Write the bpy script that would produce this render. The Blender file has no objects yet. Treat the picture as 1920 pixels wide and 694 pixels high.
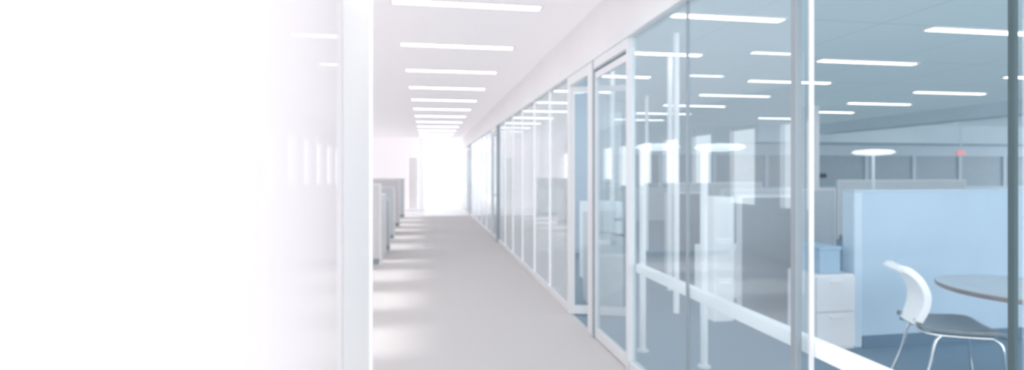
import bpy, bmesh, math, random
from mathutils import Vector, Matrix
random.seed(4)
S=bpy.context.scene
COL=S.collection
H=1.5
# ---------------------------------------------------------------- materials
def newmat(n):
    m=bpy.data.materials.new(n); m.use_nodes=True
    nt=m.node_tree; nt.nodes.clear()
    o=nt.nodes.new('ShaderNodeOutputMaterial')
    return m,nt,o
def pbr(n,col,rough=.5,metal=0,var=.04,scale=8,bump=0,emit=0,emitcol=None,spec=.5):
    m,nt,o=newmat(n)
    p=nt.nodes.new('ShaderNodeBsdfPrincipled')
    p.inputs['Roughness'].default_value=rough; p.inputs['Metallic'].default_value=metal
    p.inputs['Specular IOR Level'].default_value=spec
    tc=nt.nodes.new('ShaderNodeTexCoord'); nz=nt.nodes.new('ShaderNodeTexNoise')
    nz.inputs['Scale'].default_value=scale; nz.inputs['Detail'].default_value=3
    nt.links.new(tc.outputs['Object'],nz.inputs['Vector'])
    r=nt.nodes.new('ShaderNodeValToRGB')
    a=[max(0,c*(1-var)) for c in col]; b=[min(1,c*(1+var)) for c in col]
    r.color_ramp.elements[0].color=(*a,1); r.color_ramp.elements[1].color=(*b,1)
    r.color_ramp.elements[0].position=.3; r.color_ramp.elements[1].position=.7
    nt.links.new(nz.outputs['Fac'],r.inputs['Fac']); nt.links.new(r.outputs['Color'],p.inputs['Base Color'])
    if bump:
        bp=nt.nodes.new('ShaderNodeBump'); bp.inputs['Strength'].default_value=bump; bp.inputs['Distance'].default_value=.01
        nt.links.new(nz.outputs['Fac'],bp.inputs['Height']); nt.links.new(bp.outputs['Normal'],p.inputs['Normal'])
    if emit:
        p.inputs['Emission Color'].default_value=(*(emitcol or col),1); p.inputs['Emission Strength'].default_value=emit
    nt.links.new(p.outputs['BSDF'],o.inputs['Surface'])
    return m
def glass(n,tint,base=.05,graz=.6,rough=.0,haze=0,hazecol=(.87,.93,.95)):
    m,nt,o=newmat(n)
    t=nt.nodes.new('ShaderNodeBsdfTransparent'); t.inputs['Color'].default_value=(*tint,1)
    g=nt.nodes.new('ShaderNodeBsdfGlossy'); g.inputs['Roughness'].default_value=rough; g.inputs['Color'].default_value=(.95,.98,1,1)
    lw=nt.nodes.new('ShaderNodeLayerWeight'); lw.inputs['Blend'].default_value=.5
    p=nt.nodes.new('ShaderNodeMath'); p.operation='POWER'; p.inputs[1].default_value=4
    ma=nt.nodes.new('ShaderNodeMath'); ma.operation='MULTIPLY_ADD'; ma.inputs[1].default_value=graz; ma.inputs[2].default_value=base
    mx=nt.nodes.new('ShaderNodeMixShader')
    nt.links.new(lw.outputs['Facing'],p.inputs[0]); nt.links.new(p.outputs[0],ma.inputs[0]); nt.links.new(ma.outputs[0],mx.inputs[0])
    src=t
    if haze:
        d=nt.nodes.new('ShaderNodeBsdfDiffuse'); d.inputs['Color'].default_value=(*hazecol,1)  # white diffuse mixed in as painted haze, stronger at grazing angles
        m2=nt.nodes.new('ShaderNodeMixShader')
        mb=nt.nodes.new('ShaderNodeMath'); mb.operation='MULTIPLY_ADD'; mb.inputs[1].default_value=haze*3; mb.inputs[2].default_value=haze
        nt.links.new(p.outputs[0],mb.inputs[0]); nt.links.new(mb.outputs[0],m2.inputs[0])
        nt.links.new(t.outputs[0],m2.inputs[1]); nt.links.new(d.outputs[0],m2.inputs[2]); src=m2
    nt.links.new(src.outputs[0],mx.inputs[1]); nt.links.new(g.outputs[0],mx.inputs[2]); nt.links.new(mx.outputs[0],o.inputs['Surface'])
    return m
def tilemat(n,col,line,sx,sy,rough=.8,emit=0):
    m,nt,o=newmat(n)
    p=nt.nodes.new('ShaderNodeBsdfPrincipled'); p.inputs['Roughness'].default_value=rough
    g=nt.nodes.new('ShaderNodeNewGeometry')
    b=nt.nodes.new('ShaderNodeTexBrick'); b.offset=0; b.inputs['Scale'].default_value=1
    b.inputs['Brick Width'].default_value=sx; b.inputs['Row Height'].default_value=sy; b.inputs['Mortar Size'].default_value=.01
    b.inputs['Mortar Smooth'].default_value=.3
    b.inputs['Color1'].default_value=(*col,1); b.inputs['Color2'].default_value=(*[c*.985 for c in col],1); b.inputs['Mortar'].default_value=(*line,1)
    nt.links.new(g.outputs['Position'],b.inputs['Vector']); nt.links.new(b.outputs['Color'],p.inputs['Base Color'])
    if emit:
        nt.links.new(b.outputs['Color'],p.inputs['Emission Color']); p.inputs['Emission Strength'].default_value=emit
    nt.links.new(p.outputs[0],o.inputs['Surface'])
    return m
def white_fade(n):
    # fade to white painted as glow on the glazing: solid at one end, clearer towards the far end
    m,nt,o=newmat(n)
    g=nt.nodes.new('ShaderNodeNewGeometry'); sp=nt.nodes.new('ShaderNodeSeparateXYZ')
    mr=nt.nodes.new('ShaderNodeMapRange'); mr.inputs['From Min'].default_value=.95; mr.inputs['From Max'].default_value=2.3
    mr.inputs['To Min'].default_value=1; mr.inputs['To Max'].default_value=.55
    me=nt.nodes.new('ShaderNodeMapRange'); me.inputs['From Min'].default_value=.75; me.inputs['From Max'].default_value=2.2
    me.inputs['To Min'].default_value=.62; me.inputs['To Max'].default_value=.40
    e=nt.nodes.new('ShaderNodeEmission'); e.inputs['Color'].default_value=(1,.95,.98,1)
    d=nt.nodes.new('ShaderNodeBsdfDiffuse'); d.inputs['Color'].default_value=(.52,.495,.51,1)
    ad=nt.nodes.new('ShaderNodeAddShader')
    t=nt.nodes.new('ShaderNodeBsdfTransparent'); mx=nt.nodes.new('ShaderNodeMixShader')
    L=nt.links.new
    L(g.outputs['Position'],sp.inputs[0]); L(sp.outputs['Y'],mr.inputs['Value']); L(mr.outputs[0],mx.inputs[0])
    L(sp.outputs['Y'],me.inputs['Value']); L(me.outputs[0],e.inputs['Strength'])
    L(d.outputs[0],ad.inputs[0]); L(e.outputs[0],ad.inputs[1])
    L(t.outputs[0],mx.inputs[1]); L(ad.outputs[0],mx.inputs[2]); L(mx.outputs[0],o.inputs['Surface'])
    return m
M={}
M['ceil']=tilemat('ceiling_tiles',(.86,.825,.85),(.80,.77,.79),3.05,1.56,emit=.26)  # tiles glow a little as added fill light
M['ceil_r']=tilemat('office_ceiling_tiles',(.54,.66,.70),(.44,.54,.58),1.5,1.56,emit=.31)  # emission added to the tiles as office fill light
M['carpet']=pbr('corridor_carpet',(.69,.67,.665),.95,0,.03,90,.2,spec=.1)
M['farfloor']=pbr('far_glare_floor',(.9,.89,.9),.3,0,.02,3)  # white colour stands in for glare on the far floor
M['carpet_b']=pbr('office_blue_carpet',(.27,.37,.46),.8,0,.08,70,.2,spec=.3)
M['white']=pbr('white_paint',(.88,.865,.88),.5,0,.01,5)
M['frame']=pbr('white_aluminium',(.84,.86,.88),.35,0,.01,5)
M['white_glow']=pbr('glowing_white_trim',(.92,.93,.95),.35,0,.01,5,emit=.28)  # glow added so these white parts look lit
M['greyf']=pbr('grey_aluminium',(.36,.42,.46),.35,.2,.02,5)
M['palepanel']=pbr('pale_grey_panel',(.86,.84,.835),.5,0,.01,3,emit=.19)  # slight glow added to make the panel paler
M['darkf']=pbr('dark_green_glass_edge',(.10,.15,.165),.6,0,.05,5,spec=.2)
M['pinkwall']=pbr('pale_rose_wall',(.93,.88,.905),.8,0,.01,3,emit=.32)  # glow added to brighten the far end wall
M['farwall']=pbr('pale_grey_wall',(.84,.86,.88),.8,0,.01,3,emit=.2)  # glow added for the bright end of the corridor
M['doorgrey']=pbr('pale_door',(.74,.71,.73),.8,0,.01,3,emit=.22)  # glow added to lighten the distant door
M['blue']=pbr('light_blue_paint',(.56,.71,.845),.75,0,.03,2)
M['bluebase']=pbr('dark_blue_vinyl',(.17,.27,.37),.5,0,.03,5)
M['greypanel']=pbr('grey_fabric',(.32,.38,.42),.9,0,.06,60,.1)
M['lightpanel']=pbr('light_fabric',(.70,.74,.77),.9,0,.05,60,.1)
M['warmpanel']=pbr('warm_grey_fabric',(.68,.66,.68),.9,0,.05,60,.1,emit=.06)  # faint glow added to lighten the fabric
M['cap']=pbr('white_cap',(.88,.89,.91),.4,0,.01,5)
M['bluecap']=pbr('pale_blue_cap',(.64,.78,.89),.4,0,.01,5)
M['pearl']=pbr('chair_shell',(.94,.97,.98),.25,0,.01,5,emit=.15)  # shell glows slightly so it looks lit
M['seat']=pbr('grey_seat_pad',(.23,.28,.31),.3,0,.08,30,.1)
M['chrome']=pbr('chrome',(.8,.82,.84),.15,1,.01,5)
M['tabletop']=pbr('table_laminate',(.56,.60,.64),.18,0,.03,6)
M['woodedge']=pbr('brown_edge_band',(.34,.30,.30),.4,0,.1,12)
M['strip']=pbr('lamp_diffuser',(1,1,1),.5,0,.0,5,emit=7,emitcol=(1,.98,.97))
M['reflglow']=pbr('reflection_glow_white',(.95,.97,1),.5,0,.0,5,emit=.7,emitcol=(.95,.98,1))  # glow imitates bright reflections in the glass
M['red']=pbr('red_sign',(.85,.35,.38),.5,0,.02,5,emit=.35,emitcol=(.9,.4,.42))
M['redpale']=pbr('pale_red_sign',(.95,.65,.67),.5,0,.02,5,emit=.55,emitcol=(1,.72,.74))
M['dark']=pbr('black_plastic',(.06,.08,.11),.4,0,.05,10)
M['screen']=pbr('blue_box',(.42,.58,.72),.6,0,.03,10)
M['greywall']=pbr('grey_blue_wall',(.62,.72,.78),.8,0,.02,2,emit=.08)  # faint added glow lifts the wall tone
M['cabinet']=pbr('grey_cabinet',(.40,.49,.55),.5,0,.03,4,emit=.05)  # faint added glow lifts the grey
M['glass']=glass('tinted_glass',(.91,.955,.97),.11,.5,haze=.06)
M['glass_far']=glass('painted_haze_glass',(.93,.965,.975),.15,.6,haze=.2,hazecol=(.93,.96,.97))  # washed-out reflections painted into the far panes as haze
M['glass_clear']=glass('clear_glass',(.86,.92,.94),.05,.4)
M['white_fade']=white_fade('painted_white_fade')
# ---------------------------------------------------------------- helpers
def bm_box(bm,x0,x1,y0,y1,z0,z1):
    v=[bm.verts.new((x,y,z)) for x in (x0,x1) for y in (y0,y1) for z in (z0,z1)]
    for f in ((0,1,3,2),(4,6,7,5),(0,4,5,1),(2,3,7,6),(0,2,6,4),(1,5,7,3)):
        bm.faces.new([v[i] for i in f])
def finish(bm,name,mat,loc=(0,0,0),smooth=False,bevel=0):
    bmesh.ops.recalc_face_normals(bm,faces=bm.faces)
    me=bpy.data.meshes.new(name); bm.to_mesh(me); bm.free()
    for m in (mat if isinstance(mat,list) else [mat]): me.materials.append(m)
    if smooth:
        for p in me.polygons: p.use_smooth=True
    o=bpy.data.objects.new(name,me); o.location=loc; COL.objects.link(o)
    if bevel:
        b=o.modifiers.new('bevel','BEVEL'); b.width=bevel; b.segments=2; b.limit_method='ANGLE'
    return o
def boxes(name,bl,mat,bevel=0,structure=True,label=None):
    cx=(min(b[0] for b in bl)+max(b[1] for b in bl))/2; cy=(min(b[2] for b in bl)+max(b[3] for b in bl))/2; cz=min(b[4] for b in bl)
    bm=bmesh.new()
    for b in bl: bm_box(bm,b[0]-cx,b[1]-cx,b[2]-cy,b[3]-cy,b[4]-cz,b[5]-cz)
    o=finish(bm,name,mat,(cx,cy,cz),bevel=bevel)
    if structure: o['kind']='structure'
    if label: o['label']=label
    return o
def part(name,bl,mat,parent,bevel=0,label=None):
    bm=bmesh.new()
    for b in bl: bm_box(bm,*b)
    o=finish(bm,name,mat,bevel=bevel); o.parent=parent
    if label:o['label']=label
    return o
def empty(name,loc,label,cat,rot=0,group=None):
    e=bpy.data.objects.new(name,None); e.empty_display_size=.1; e.location=loc; e.rotation_euler=(0,0,rot)
    COL.objects.link(e); e['label']=label; e['category']=cat
    if group:e['group']=group
    return e
def dup(e,loc,rot=None):
    allobs=list(bpy.data.objects)
    n=e.copy(); n.location=loc
    if rot is not None: n.rotation_euler=(0,0,rot)
    COL.objects.link(n)
    def rec(a,b):
        for c in [k for k in allobs if k.parent==a]:
            d=c.copy(); d.parent=b; COL.objects.link(d); rec(c,d)
    rec(e,n)
    return n
def tube(name,pts,r,mat,parent,label=None,seg=10):
    bm=bmesh.new(); pts=[Vector(p) for p in pts]; rings=[]
    n=None
    for i,p in enumerate(pts):
        t=((pts[min(i+1,len(pts)-1)]-pts[max(i-1,0)])).normalized()
        if n is None:
            n=t.orthogonal().normalized()
        n=(n-t*n.dot(t)).normalized(); b=t.cross(n)
        rings.append([bm.verts.new(p+(n*math.cos(a)+b*math.sin(a))*r) for a in [2*math.pi*k/seg for k in range(seg)]])
    for a,b in zip(rings,rings[1:]):
        for k in range(seg): bm.faces.new((a[k],a[(k+1)%seg],b[(k+1)%seg],b[k]))
    bm.faces.new(rings[0]); bm.faces.new(rings[-1])
    o=finish(bm,name,mat,smooth=True); o.parent=parent
    if label:o['label']=label
    return o
def lathe(name,prof,mat,parent=None,seg=48,sx=1,loc=(0,0,0)):
    bm=bmesh.new(); rings=[]
    for r,z in prof:
        rings.append([bm.verts.new((r*math.cos(2*math.pi*k/seg)*sx,r*math.sin(2*math.pi*k/seg),z)) for k in range(seg)])
    for a,b in zip(rings,rings[1:]):
        for k in range(seg): bm.faces.new((a[k],a[(k+1)%seg],b[(k+1)%seg],b[k]))
    bm.faces.new(rings[0]); bm.faces.new(rings[-1])
    o=finish(bm,name,mat,loc,smooth=False)
    o.parent=parent
    return o
def catmull(P,n=6):
    P=[Vector(p) for p in P]; out=[]
    for i in range(len(P)-1):
        a=P[max(i-1,0)];b=P[i];c=P[i+1];d=P[min(i+2,len(P)-1)]
        for k in range(n):
            t=k/n; out.append(.5*((2*b)+(c-a)*t+(2*a-5*b+4*c-d)*t*t+(3*b-a-3*c+d)*t**3))
    out.append(P[-1]); return out
# ---------------------------------------------------------------- shell
YE=36
boxes('floor',[(-3.1,1.54,-2,19,-.1,0)],M['carpet'])
boxes('floor',[(-3.1,1.54,19,YE,-.1,0)],M['farfloor'])
boxes('floor',[(1.54,24,-2,YE,-.1,0)],M['carpet_b'])
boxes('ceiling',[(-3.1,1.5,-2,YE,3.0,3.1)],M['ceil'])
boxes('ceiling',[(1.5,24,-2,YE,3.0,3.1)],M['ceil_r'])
wb=[(-3.1,-3.0,-2,22.7,0,.9),(-3.1,-3.0,-2,YE,2.35,3.0)]
y=-1.34; prev=-2
while y<22:
    w0,w1=y-.42,y+.42
    wb.append((-3.1,-3.0,prev,w0,.9,2.35)); prev=w1; y+=1.56
wb.append((-3.1,-3.0,prev,22.7,.9,2.35))
boxes('wall_left',wb,M['white'])
nwin=1
ntr=2
def trim(bl,mat,bev=.004):
    global ntr
    o=boxes('trim_%d'%ntr,bl,mat,bev); ntr+=1; return o
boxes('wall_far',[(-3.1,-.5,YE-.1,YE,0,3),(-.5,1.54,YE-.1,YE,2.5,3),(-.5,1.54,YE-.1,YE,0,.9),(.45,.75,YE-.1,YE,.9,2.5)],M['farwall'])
boxes('window_%d'%nwin,[(-.5,1.54,YE-.06,YE-.05,.9,2.5)],M['glass_clear']); nwin+=1
trim([(x,x+.05,YE-.14,YE-.1,.9,2.5) for x in (-.5,.0,.4,.75,1.1,1.47)],M['frame'])
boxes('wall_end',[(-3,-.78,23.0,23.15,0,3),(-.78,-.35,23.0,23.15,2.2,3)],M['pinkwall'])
boxes('trim_1',[(-.35,-.1,22.7,22.95,0,3)],M['white_glow'],.01)
d=empty('door_1',(-.57,23.08,0),'grey door leaf in a pale wall beside a white column','door'); d['kind']='structure'; del d['category']
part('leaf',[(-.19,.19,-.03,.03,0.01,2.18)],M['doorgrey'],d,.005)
part('handle',[(.11,.15,-.09,-.03,1.0,1.04)],M['chrome'],d)
def window(y0,y1,z0=.08,z1=2.53,mat='glass',x=1.54):
    global nwin
    o=boxes('window_%d'%nwin,[(x-.004,x+.004,y0,y1,z0,z1)],M[mat]); nwin+=1; return o
boxes('wall_right',[(1.5,1.64,-2,YE,2.62,3.0)],M['white'])
trim([(1.49,1.6,-2,YE,2.53,2.62)],M['frame'])
def post(y0,y1,mat='frame',x0=1.50,x1=1.56,z1=2.53): trim([(x0,x1,y0,y1,0,z1)],M[mat])
def brail(y0,y1): trim([(1.51,1.57,y0,y1,0,.08)],M['frame'])
window(-2,1.165); post(1.18,1.2,'darkf',1.533,1.546)
# (the bay from 1.2 to 1.94 is an open, unglazed bay)
post(1.995,2.03,'greyf',1.51,1.54); post(1.938,1.95,'frame',1.53,1.55)
window(1.95,1.99); window(2.04,2.972); post(2.972,2.988,'greyf',1.53,1.55); window(2.988,3.83)
post(3.84,3.88)
for a,b in ((-2,1.18),(1.2,1.938),(2.04,3.83)): brail(a,b)
trim([(1.56,1.61,-2,3.83,.75,.815)],M['white_glow'])
ndoor=2
def door(y0,y1,openang=0,lab='glass door with slim white frame'):
    global ndoor
    e=empty('door_%d'%ndoor,(1.53,y1,0),lab,'door',rot=openang); ndoor+=1; e['kind']='structure'; del e['category']
    w=y1-y0; t=.018
    part('leaf_frame',[(-t,t,-w,-w+.025,.01,2.42),(-t,t,-.025,0,.01,2.42),(-t,t,-w+.025,-.025,2.36,2.42),(-t,t,-w+.025,-.025,.01,.1)],M['frame'],e,.003)
    part('glass_pane',[(-.004,.004,-w+.025,-.025,.1,2.36)],M['glass'],e)
    h=tube('handle',[(-.02,-w+.07,1.02),(-.06,-w+.07,1.02),(-.065,-w+.08,1.02),(-.065,-w+.2,1.02)],.012,M['greyf'],e,'grey metal lever handle')
    return e
door(3.88,4.68); post(4.68,4.72,'greyf'); post(4.72,4.86); trim([(1.50,1.56,3.88,4.68,2.43,2.45)],M['greyf']); trim([(1.50,1.56,3.88,4.68,2.45,2.53)],M['frame'])
trim([(1.50,1.56,4.86,5.5,2.43,2.53)],M['frame'])
door(4.86,5.5,openang=math.radians(70),lab='open glass door with slim white frame')
post(5.5,5.6)
def run(y0,y1,n):
    w=(y1-y0)/n
    for i in range(n):
        window(y0+i*w+.006,y0+(i+1)*w-.006,mat='glass_far')
        if i: trim([(1.525,1.555,y0+i*w-.006,y0+i*w+.006,.08,2.53)],M['white_glow'],0)
    brail(y0,y1)
run(5.6,11.4,6)
post(11.4,11.55,'greyf'); door(11.55,12.4); trim([(1.50,1.56,11.55,12.4,2.43,2.53)],M['frame']); post(12.4,12.5)
run(12.5,18.9,5); post(18.9,19.05); door(19.05,19.9); post(19.9,20.0); run(20.0,27.0,5)
post(27,27.15); run(27.15,YE-.1,6)
# ---- left glazing close by, with the painted white fade
XL=-.36
trim([(XL-.02,XL+.0,2.37,2.43,0,3.0)],M['white'])
trim([(XL-.02,XL-.005,2.43,3.56,0,3.0)],M['palepanel'])
trim([(XL-.03,XL+.01,3.56,3.62,0,3.0)],M['white_glow'])
trim([(XL-.02,XL+.02,-1,2.37,0,.06)],M['white'])
for a,b in ((1.255,2.37),(.2,1.25),(-1,.195)):
    window(a,b,.06,3.0,'white_fade',XL)
# ---- blue panel wall and half wall in the office
boxes('wall_office_pier',[(2.5,3.12,9.1,9.25,0,3)],M['blue'])
boxes('baseboard_office_pier',[(2.5,3.12,9.08,9.1,0,.1)],M['bluebase'])
boxes('wall_half_height',[(3.70,8.2,4.06,4.18,0,1.34)],M['blue'])
boxes('trim_half_wall',[(3.62,8.24,4.05,4.19,1.34,1.355)],M['bluecap'],.005)
boxes('trim_half_wall_post',[(3.62,3.70,4.05,4.19,0,1.34)],M['bluecap'],.01)
boxes('baseboard_half_wall',[(3.70,8.2,4.045,4.06,0,.1)],M['bluebase'])
boxes('wall_back',[(1.7,24,16,16.15,0,1.05),(1.7,24,16,16.15,2.1,3)]+[(x,x+.12,16,16.15,1.05,2.1) for x in [1.7+1.86*i for i in range(12)]],M['greywall'])
for i in range(11):
    x=1.7+1.86*i
    boxes('window_%d'%nwin,[(x+.12,x+1.86,16.05,16.07,1.05,2.1)],M['cabinet']); nwin+=1
boxes('ceiling_soffit',[(9.8,24,14.6,16,2.45,3.0)],M['greywall'])
boxes('ceiling_soffit',[(11.8,12.3,-2,14.6,2.7,3.0)],M['greywall'])
boxes('trim_office_column',[(8.35,8.6,10.6,10.85,0,3)],M['frame'])
for x,yy in ((2.62,5.35),(3.05,6.4),(2.35,6.6),(2.2,8.2),(2.0,9.6),(1.95,10.5),(2.3,12.2),(2.9,12.9),(1.9,13.6),(2.0,15.0),(3.4,8.6),(4.2,9.8)):  # white uprights added to imitate reflection streaks in the glass
    trim([(x,x+.05,yy,yy+.05,0,3.0)],M['white_glow'],.004)
# ---------------------------------------------------------------- ceiling lights
def clight(loc,length,lab,grp):
    e=empty('ceiling_light',loc,lab,'ceiling light',group=grp)
    l=length/2; w=.055
    part('housing',[(-l-.02,-l,-w-.02,w+.02,-.015,0),(l,l+.02,-w-.02,w+.02,-.015,0),(-l,l,-w-.02,-w,-.015,0),(-l,l,w,w+.02,-.015,0)],M['white'],e)
    part('diffuser',[(-l,l,-w,w,-.012,-.001)],M['strip'],e)
    return e
def lightrow(x,length,y0,n,lab,grp):
    e=clight((x,y0,3.0),length,lab,grp)
    for i in range(1,n): dup(e,(x,y0+1.56*i,3.0))
LB='long slim white linear fluorescent light recessed in the ceiling'
lightrow(.36,1.3,4.72-1.56*3,23,LB,'corridor ceiling lights')
lightrow(2.82,1.2,4.72-1.56*2,10,LB,'office ceiling lights')
lightrow(5.85,1.45,4.76,7,LB,'office ceiling lights')
lightrow(9.6,1.5,8.5-1.56*3,7,LB,'office ceiling lights')
lightrow(14.5,1.5,5.5,6,LB,'office ceiling lights')
lightrow(-1.15,.55,6.02,2,'short slim white linear light recessed in the ceiling','side office ceiling lights')
# ---------------------------------------------------------------- cubicle partitions
def cubicle(x0,x1,y,h,mat,lab):
    e=empty('cubicle_partition',((x0+x1)/2,y,0),lab,'office partition')
    l=(x1-x0)/2
    part('panel',[(-l+.025,l-.025,-.022,.022,.1,h-.03)],M[mat],e,.004)
    part('cap',[(-l,l,-.03,.03,h-.03,h)],M['cap'],e,.004)
    part('post',[(-l,-l+.025,-.03,.03,0,h-.03)],M['cap'],e); part('post',[(l-.025,l,-.03,.03,0,h-.03)],M['cap'],e)
    part('kick_rail',[(-l+.025,l-.025,-.015,.015,0.02,.1)],M['greypanel'],e)
    return e
gl='grey fabric cubicle partition with white cap'
ll='light fabric cubicle partition with white cap'
cubicle(-2.4,-.74,9.0,1.33,'warmpanel',gl)
cubicle(-2.4,-.70,10.6,1.0,'lightpanel',ll)
cubicle(-2.4,-.72,12.4,1.2,'lightpanel',ll)
cubicle(-2.4,-.74,15.3,1.33,'warmpanel',gl)
cubicle(-2.4,-.74,18.4,1.33,'lightpanel',ll)
cubicle(3.40,3.95,7.25,1.23,'greypanel',gl)
cubicle(3.12,3.72,4.98,1.28,'greypanel',gl)
cubicle(4.6,6.6,7.8,1.25,'lightpanel',ll)
cubicle(2.3,3.4,11.6,1.25,'greypanel',gl)
cubicle(5.4,7.6,11.2,1.3,'lightpanel',ll)
cubicle(9.2,12.6,10.8,1.35,'lightpanel',ll)
cubicle(3.6,5.0,13.2,1.3,'greypanel',gl)
def pedestal(x,y,w,dp,h,lab,nd=2,name='filing_cabinet',rot=0,mat='cap'):
    e=empty(name,(x,y,0),lab,'cabinet',rot)
    part('body',[(-w/2,w/2,-dp/2+.02,dp/2,0,h)],M[mat],e,.006)
    for i in range(nd):
        z0=.03+i*(h-.04)/nd; z1=.03+(i+1)*(h-.04)/nd-.006
        dr=part('drawer',[(-w/2+.01,w/2-.01,-dp/2,-dp/2+.02,z0,z1)],M[mat],e,.003)
        part('handle',[(-min(.06,w*.3),min(.06,w*.3),-dp/2-.015,-dp/2,z1-.05,z1-.035)],M[mat],dr)
    return e
pedestal(3.42,4.20,.38,.36,.64,'low white metal filing cabinet beside the blue half wall')
pedestal(3.75,6.1,.78,.45,.6,'wide white low cabinet beside grey partition',2,mat='white_glow')
pedestal(2.97,5.12,.22,.3,1.26,'tall narrow white cabinet beside grey partition',3,mat='white_glow')
pedestal(-1.0,9.9,.5,.9,1.12,'white cabinet between cubicle partitions',3)
pedestal(-1.05,13.6,.5,.9,1.0,'white cabinet between cubicle partitions',3)
pedestal(2.45,7.3,.5,.45,1.1,'white metal filing cabinet inside the glass wall',3,mat='white_glow')
pedestal(2.4,10.3,.5,.45,1.2,'white metal filing cabinet inside the glass wall',3,mat='white_glow')
pedestal(2.0,5.9,.35,.4,1.05,'narrow white cabinet beside the doorway',3)
b=empty('storage_box',(3.42,4.22,.64),'blue storage box on a white filing cabinet','box')
part('body',[(-.1,.1,-.13,.13,0,.20)],M['screen'],b,.006); part('lid',[(-.108,.108,-.138,.138,.20,.23)],M['screen'],b,.004)
# ---------------------------------------------------------------- lamp-like uprights added in place of glass reflections
def reflupright(x,y,h,ho,lab,pm='white_glow',pr=.027):
    e=empty('reflection_upright',(x,y,0),lab,'reflection stand-in')
    lathe('base',[(.01,0),(.05,0),(.05,.012),(.03,.02),(.01,.02)],M['frame'],e,32)
    tube('pole',[(0,0,.015),(0,0,h*.5),(0,0,h)],pr,M[pm],e)
    s=lathe('reflection_head',[(.05,-.03),(.15,-.02),(.19,0),(.16,.02),(.05,.03)],M['reflglow'],e,32,sx=1.0,loc=(ho,0,h+.02))
    return e
reflupright(1.80,4.27,1.70,.13,'white upright with flat round head standing in for a glass reflection')
reflupright(2.12,3.84,1.68,.13,'white upright with flat round head standing in for a glass reflection')
reflupright(4.46,4.75,1.69,.0,'upright behind the blue half wall standing in for a glass reflection','greywall',.014)
# ---------------------------------------------------------------- signs
def sign(loc,mat='red'):
    e=empty('exit_sign',loc,'small red illuminated sign hanging from the ceiling','sign')
    part('body',[(-.14,.14,-.03,.03,0,.14)],M[mat],e,.004)
    part('hanger',[(-.01,.01,-.01,.01,.14,3.0-loc[2])],M['frame'],e)
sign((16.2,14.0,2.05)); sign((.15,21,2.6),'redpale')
wc=empty('wall_plaque',(13.0,15.98,1.35),'small dark plaque on the grey wall','plaque')
part('plate',[(-.22,.22,-.02,.0,0,.14)],M['dark'],wc,.01)
# ---------------------------------------------------------------- table
t=empty('round_table',(3.92,2.93,0),'round grey-topped pedestal table with brown edge','table')
lathe('table_top',[(.01,.742),(.485,.742),(.485,.744),(.01,.744)],M['tabletop'],t,72)
lathe('edge_band',[(.01,.712),(.475,.712),(.49,.72),(.49,.741),(.01,.741)],M['woodedge'],t,72)
tube('pedestal',[(0,0,.02),(0,0,.4),(0,0,.712)],.03,M['chrome'],t)
lathe('base',[(.01,0),(.15,0),(.15,.01),(.04,.025),(.01,.025)],M['chrome'],t,40)
# ---------------------------------------------------------------- chair
c=empty('office_chair',(3.555,3.16,0),'pearl white shell back chair with grey seat and chrome legs','chair',rot=math.radians(-25))
def sheet(name,prof,wf,mat,thick,sag=.0,nW=12,sagaxis='z'):
    bm=bmesh.new(); P=catmull(prof,6); rows=[]
    n=len(P)
    for i,p in enumerate(P):
        w=wf(i/(n-1)); row=[]
        for j in range(nW+1):
            s=-1+2*j/nW; q=Vector((p.x,s*w/2,p.z)); 
            if sagaxis=='z': q.z+=sag*s*s
            else: q.x+=sag*s*s
            row.append(bm.verts.new(q))
        rows.append(row)
    for a,b in zip(rows,rows[1:]):
        for j in range(nW): bm.faces.new((a[j],a[j+1],b[j+1],b[j]))
    o=finish(bm,name,mat,smooth=True); so=o.modifiers.new('s','SOLIDIFY'); so.thickness=thick; so.offset=0
    bv=o.modifiers.new('b','BEVEL'); bv.width=thick*.35; bv.segments=2
    o.parent=c; return o
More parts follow.
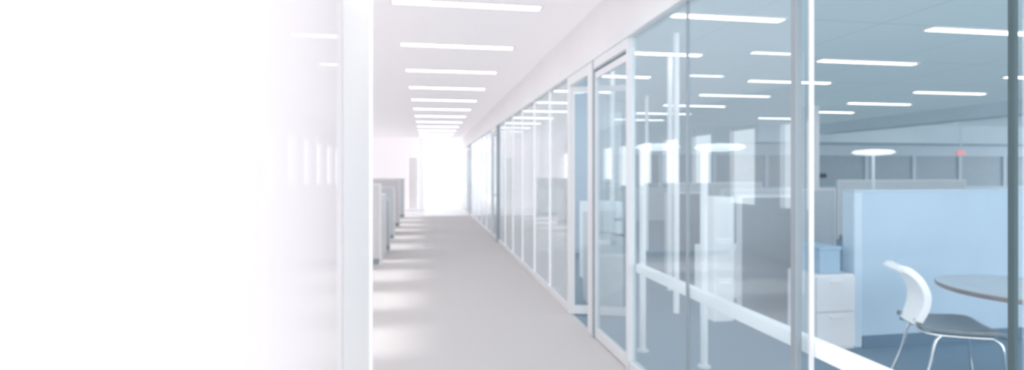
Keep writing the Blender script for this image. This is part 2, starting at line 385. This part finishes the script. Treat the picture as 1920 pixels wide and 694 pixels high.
sheet('seat',[(-.24,0,.47),(-.15,0,.452),(0,0,.448),(.14,0,.455),(.21,0,.448),(.255,0,.42)],lambda t:.36+.09*math.sin(math.pi*min(1,t*.9+.05)),M['seat'],.032,.012)
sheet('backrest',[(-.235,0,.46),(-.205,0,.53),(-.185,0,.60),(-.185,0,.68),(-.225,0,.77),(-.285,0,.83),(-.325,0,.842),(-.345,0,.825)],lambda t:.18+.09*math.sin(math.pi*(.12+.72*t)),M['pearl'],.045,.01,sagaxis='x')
for s in (-1,1):
    tube('leg',catmull([(.16,s*.19,.425),(.205,s*.205,.38),(.225,s*.215,.2),(.25,s*.225,0.0)],5),.010,M['chrome'],c)
    tube('leg',catmull([(-.12,s*.19,.425),(-.16,s*.205,.38),(-.2,s*.215,.2),(-.27,s*.225,0.0)],5),.010,M['chrome'],c)
    tube('side_rail',catmull([(-.23,s*.09,.50),(-.23,s*.14,.45),(-.18,s*.185,.43),(0,s*.19,.424),(.17,s*.19,.426)],5),.012,M['chrome'],c)
tube('cross_rail',[(0,-.19,.424),(0,0,.424),(0,.19,.424)],.01,M['chrome'],c)
# ---------------------------------------------------------------- light
w=bpy.data.worlds.new('world'); S.world=w; w.use_nodes=True
bg=w.node_tree.nodes['Background']; bg.inputs[0].default_value=(.97,.98,1,1); bg.inputs[1].default_value=2.4
sl=bpy.data.lights.new('sun','SUN'); sl.energy=2.4; sl.angle=math.radians(6); sl.color=(1,.98,.96)
so=bpy.data.objects.new('sun',sl); so.rotation_euler=(0,math.radians(-51.3),0); so.location=(-6,5,8); COL.objects.link(so)
S.view_settings.view_transform='Standard'; S.view_settings.look='None'
# ---------------------------------------------------------------- camera
cd=bpy.data.cameras.new('camera'); cam=bpy.data.objects.new('camera',cd); COL.objects.link(cam)
cd.sensor_width=36; cd.lens=18.75; cd.shift_y=-22/1920; cd.clip_start=.02
cd.dof.use_dof=True; cd.dof.focus_distance=.5; cd.dof.aperture_fstop=6.5
cam.location=(0,0,H); cam.rotation_euler=(math.radians(90),0,-math.atan(.16))
S.camera=cam
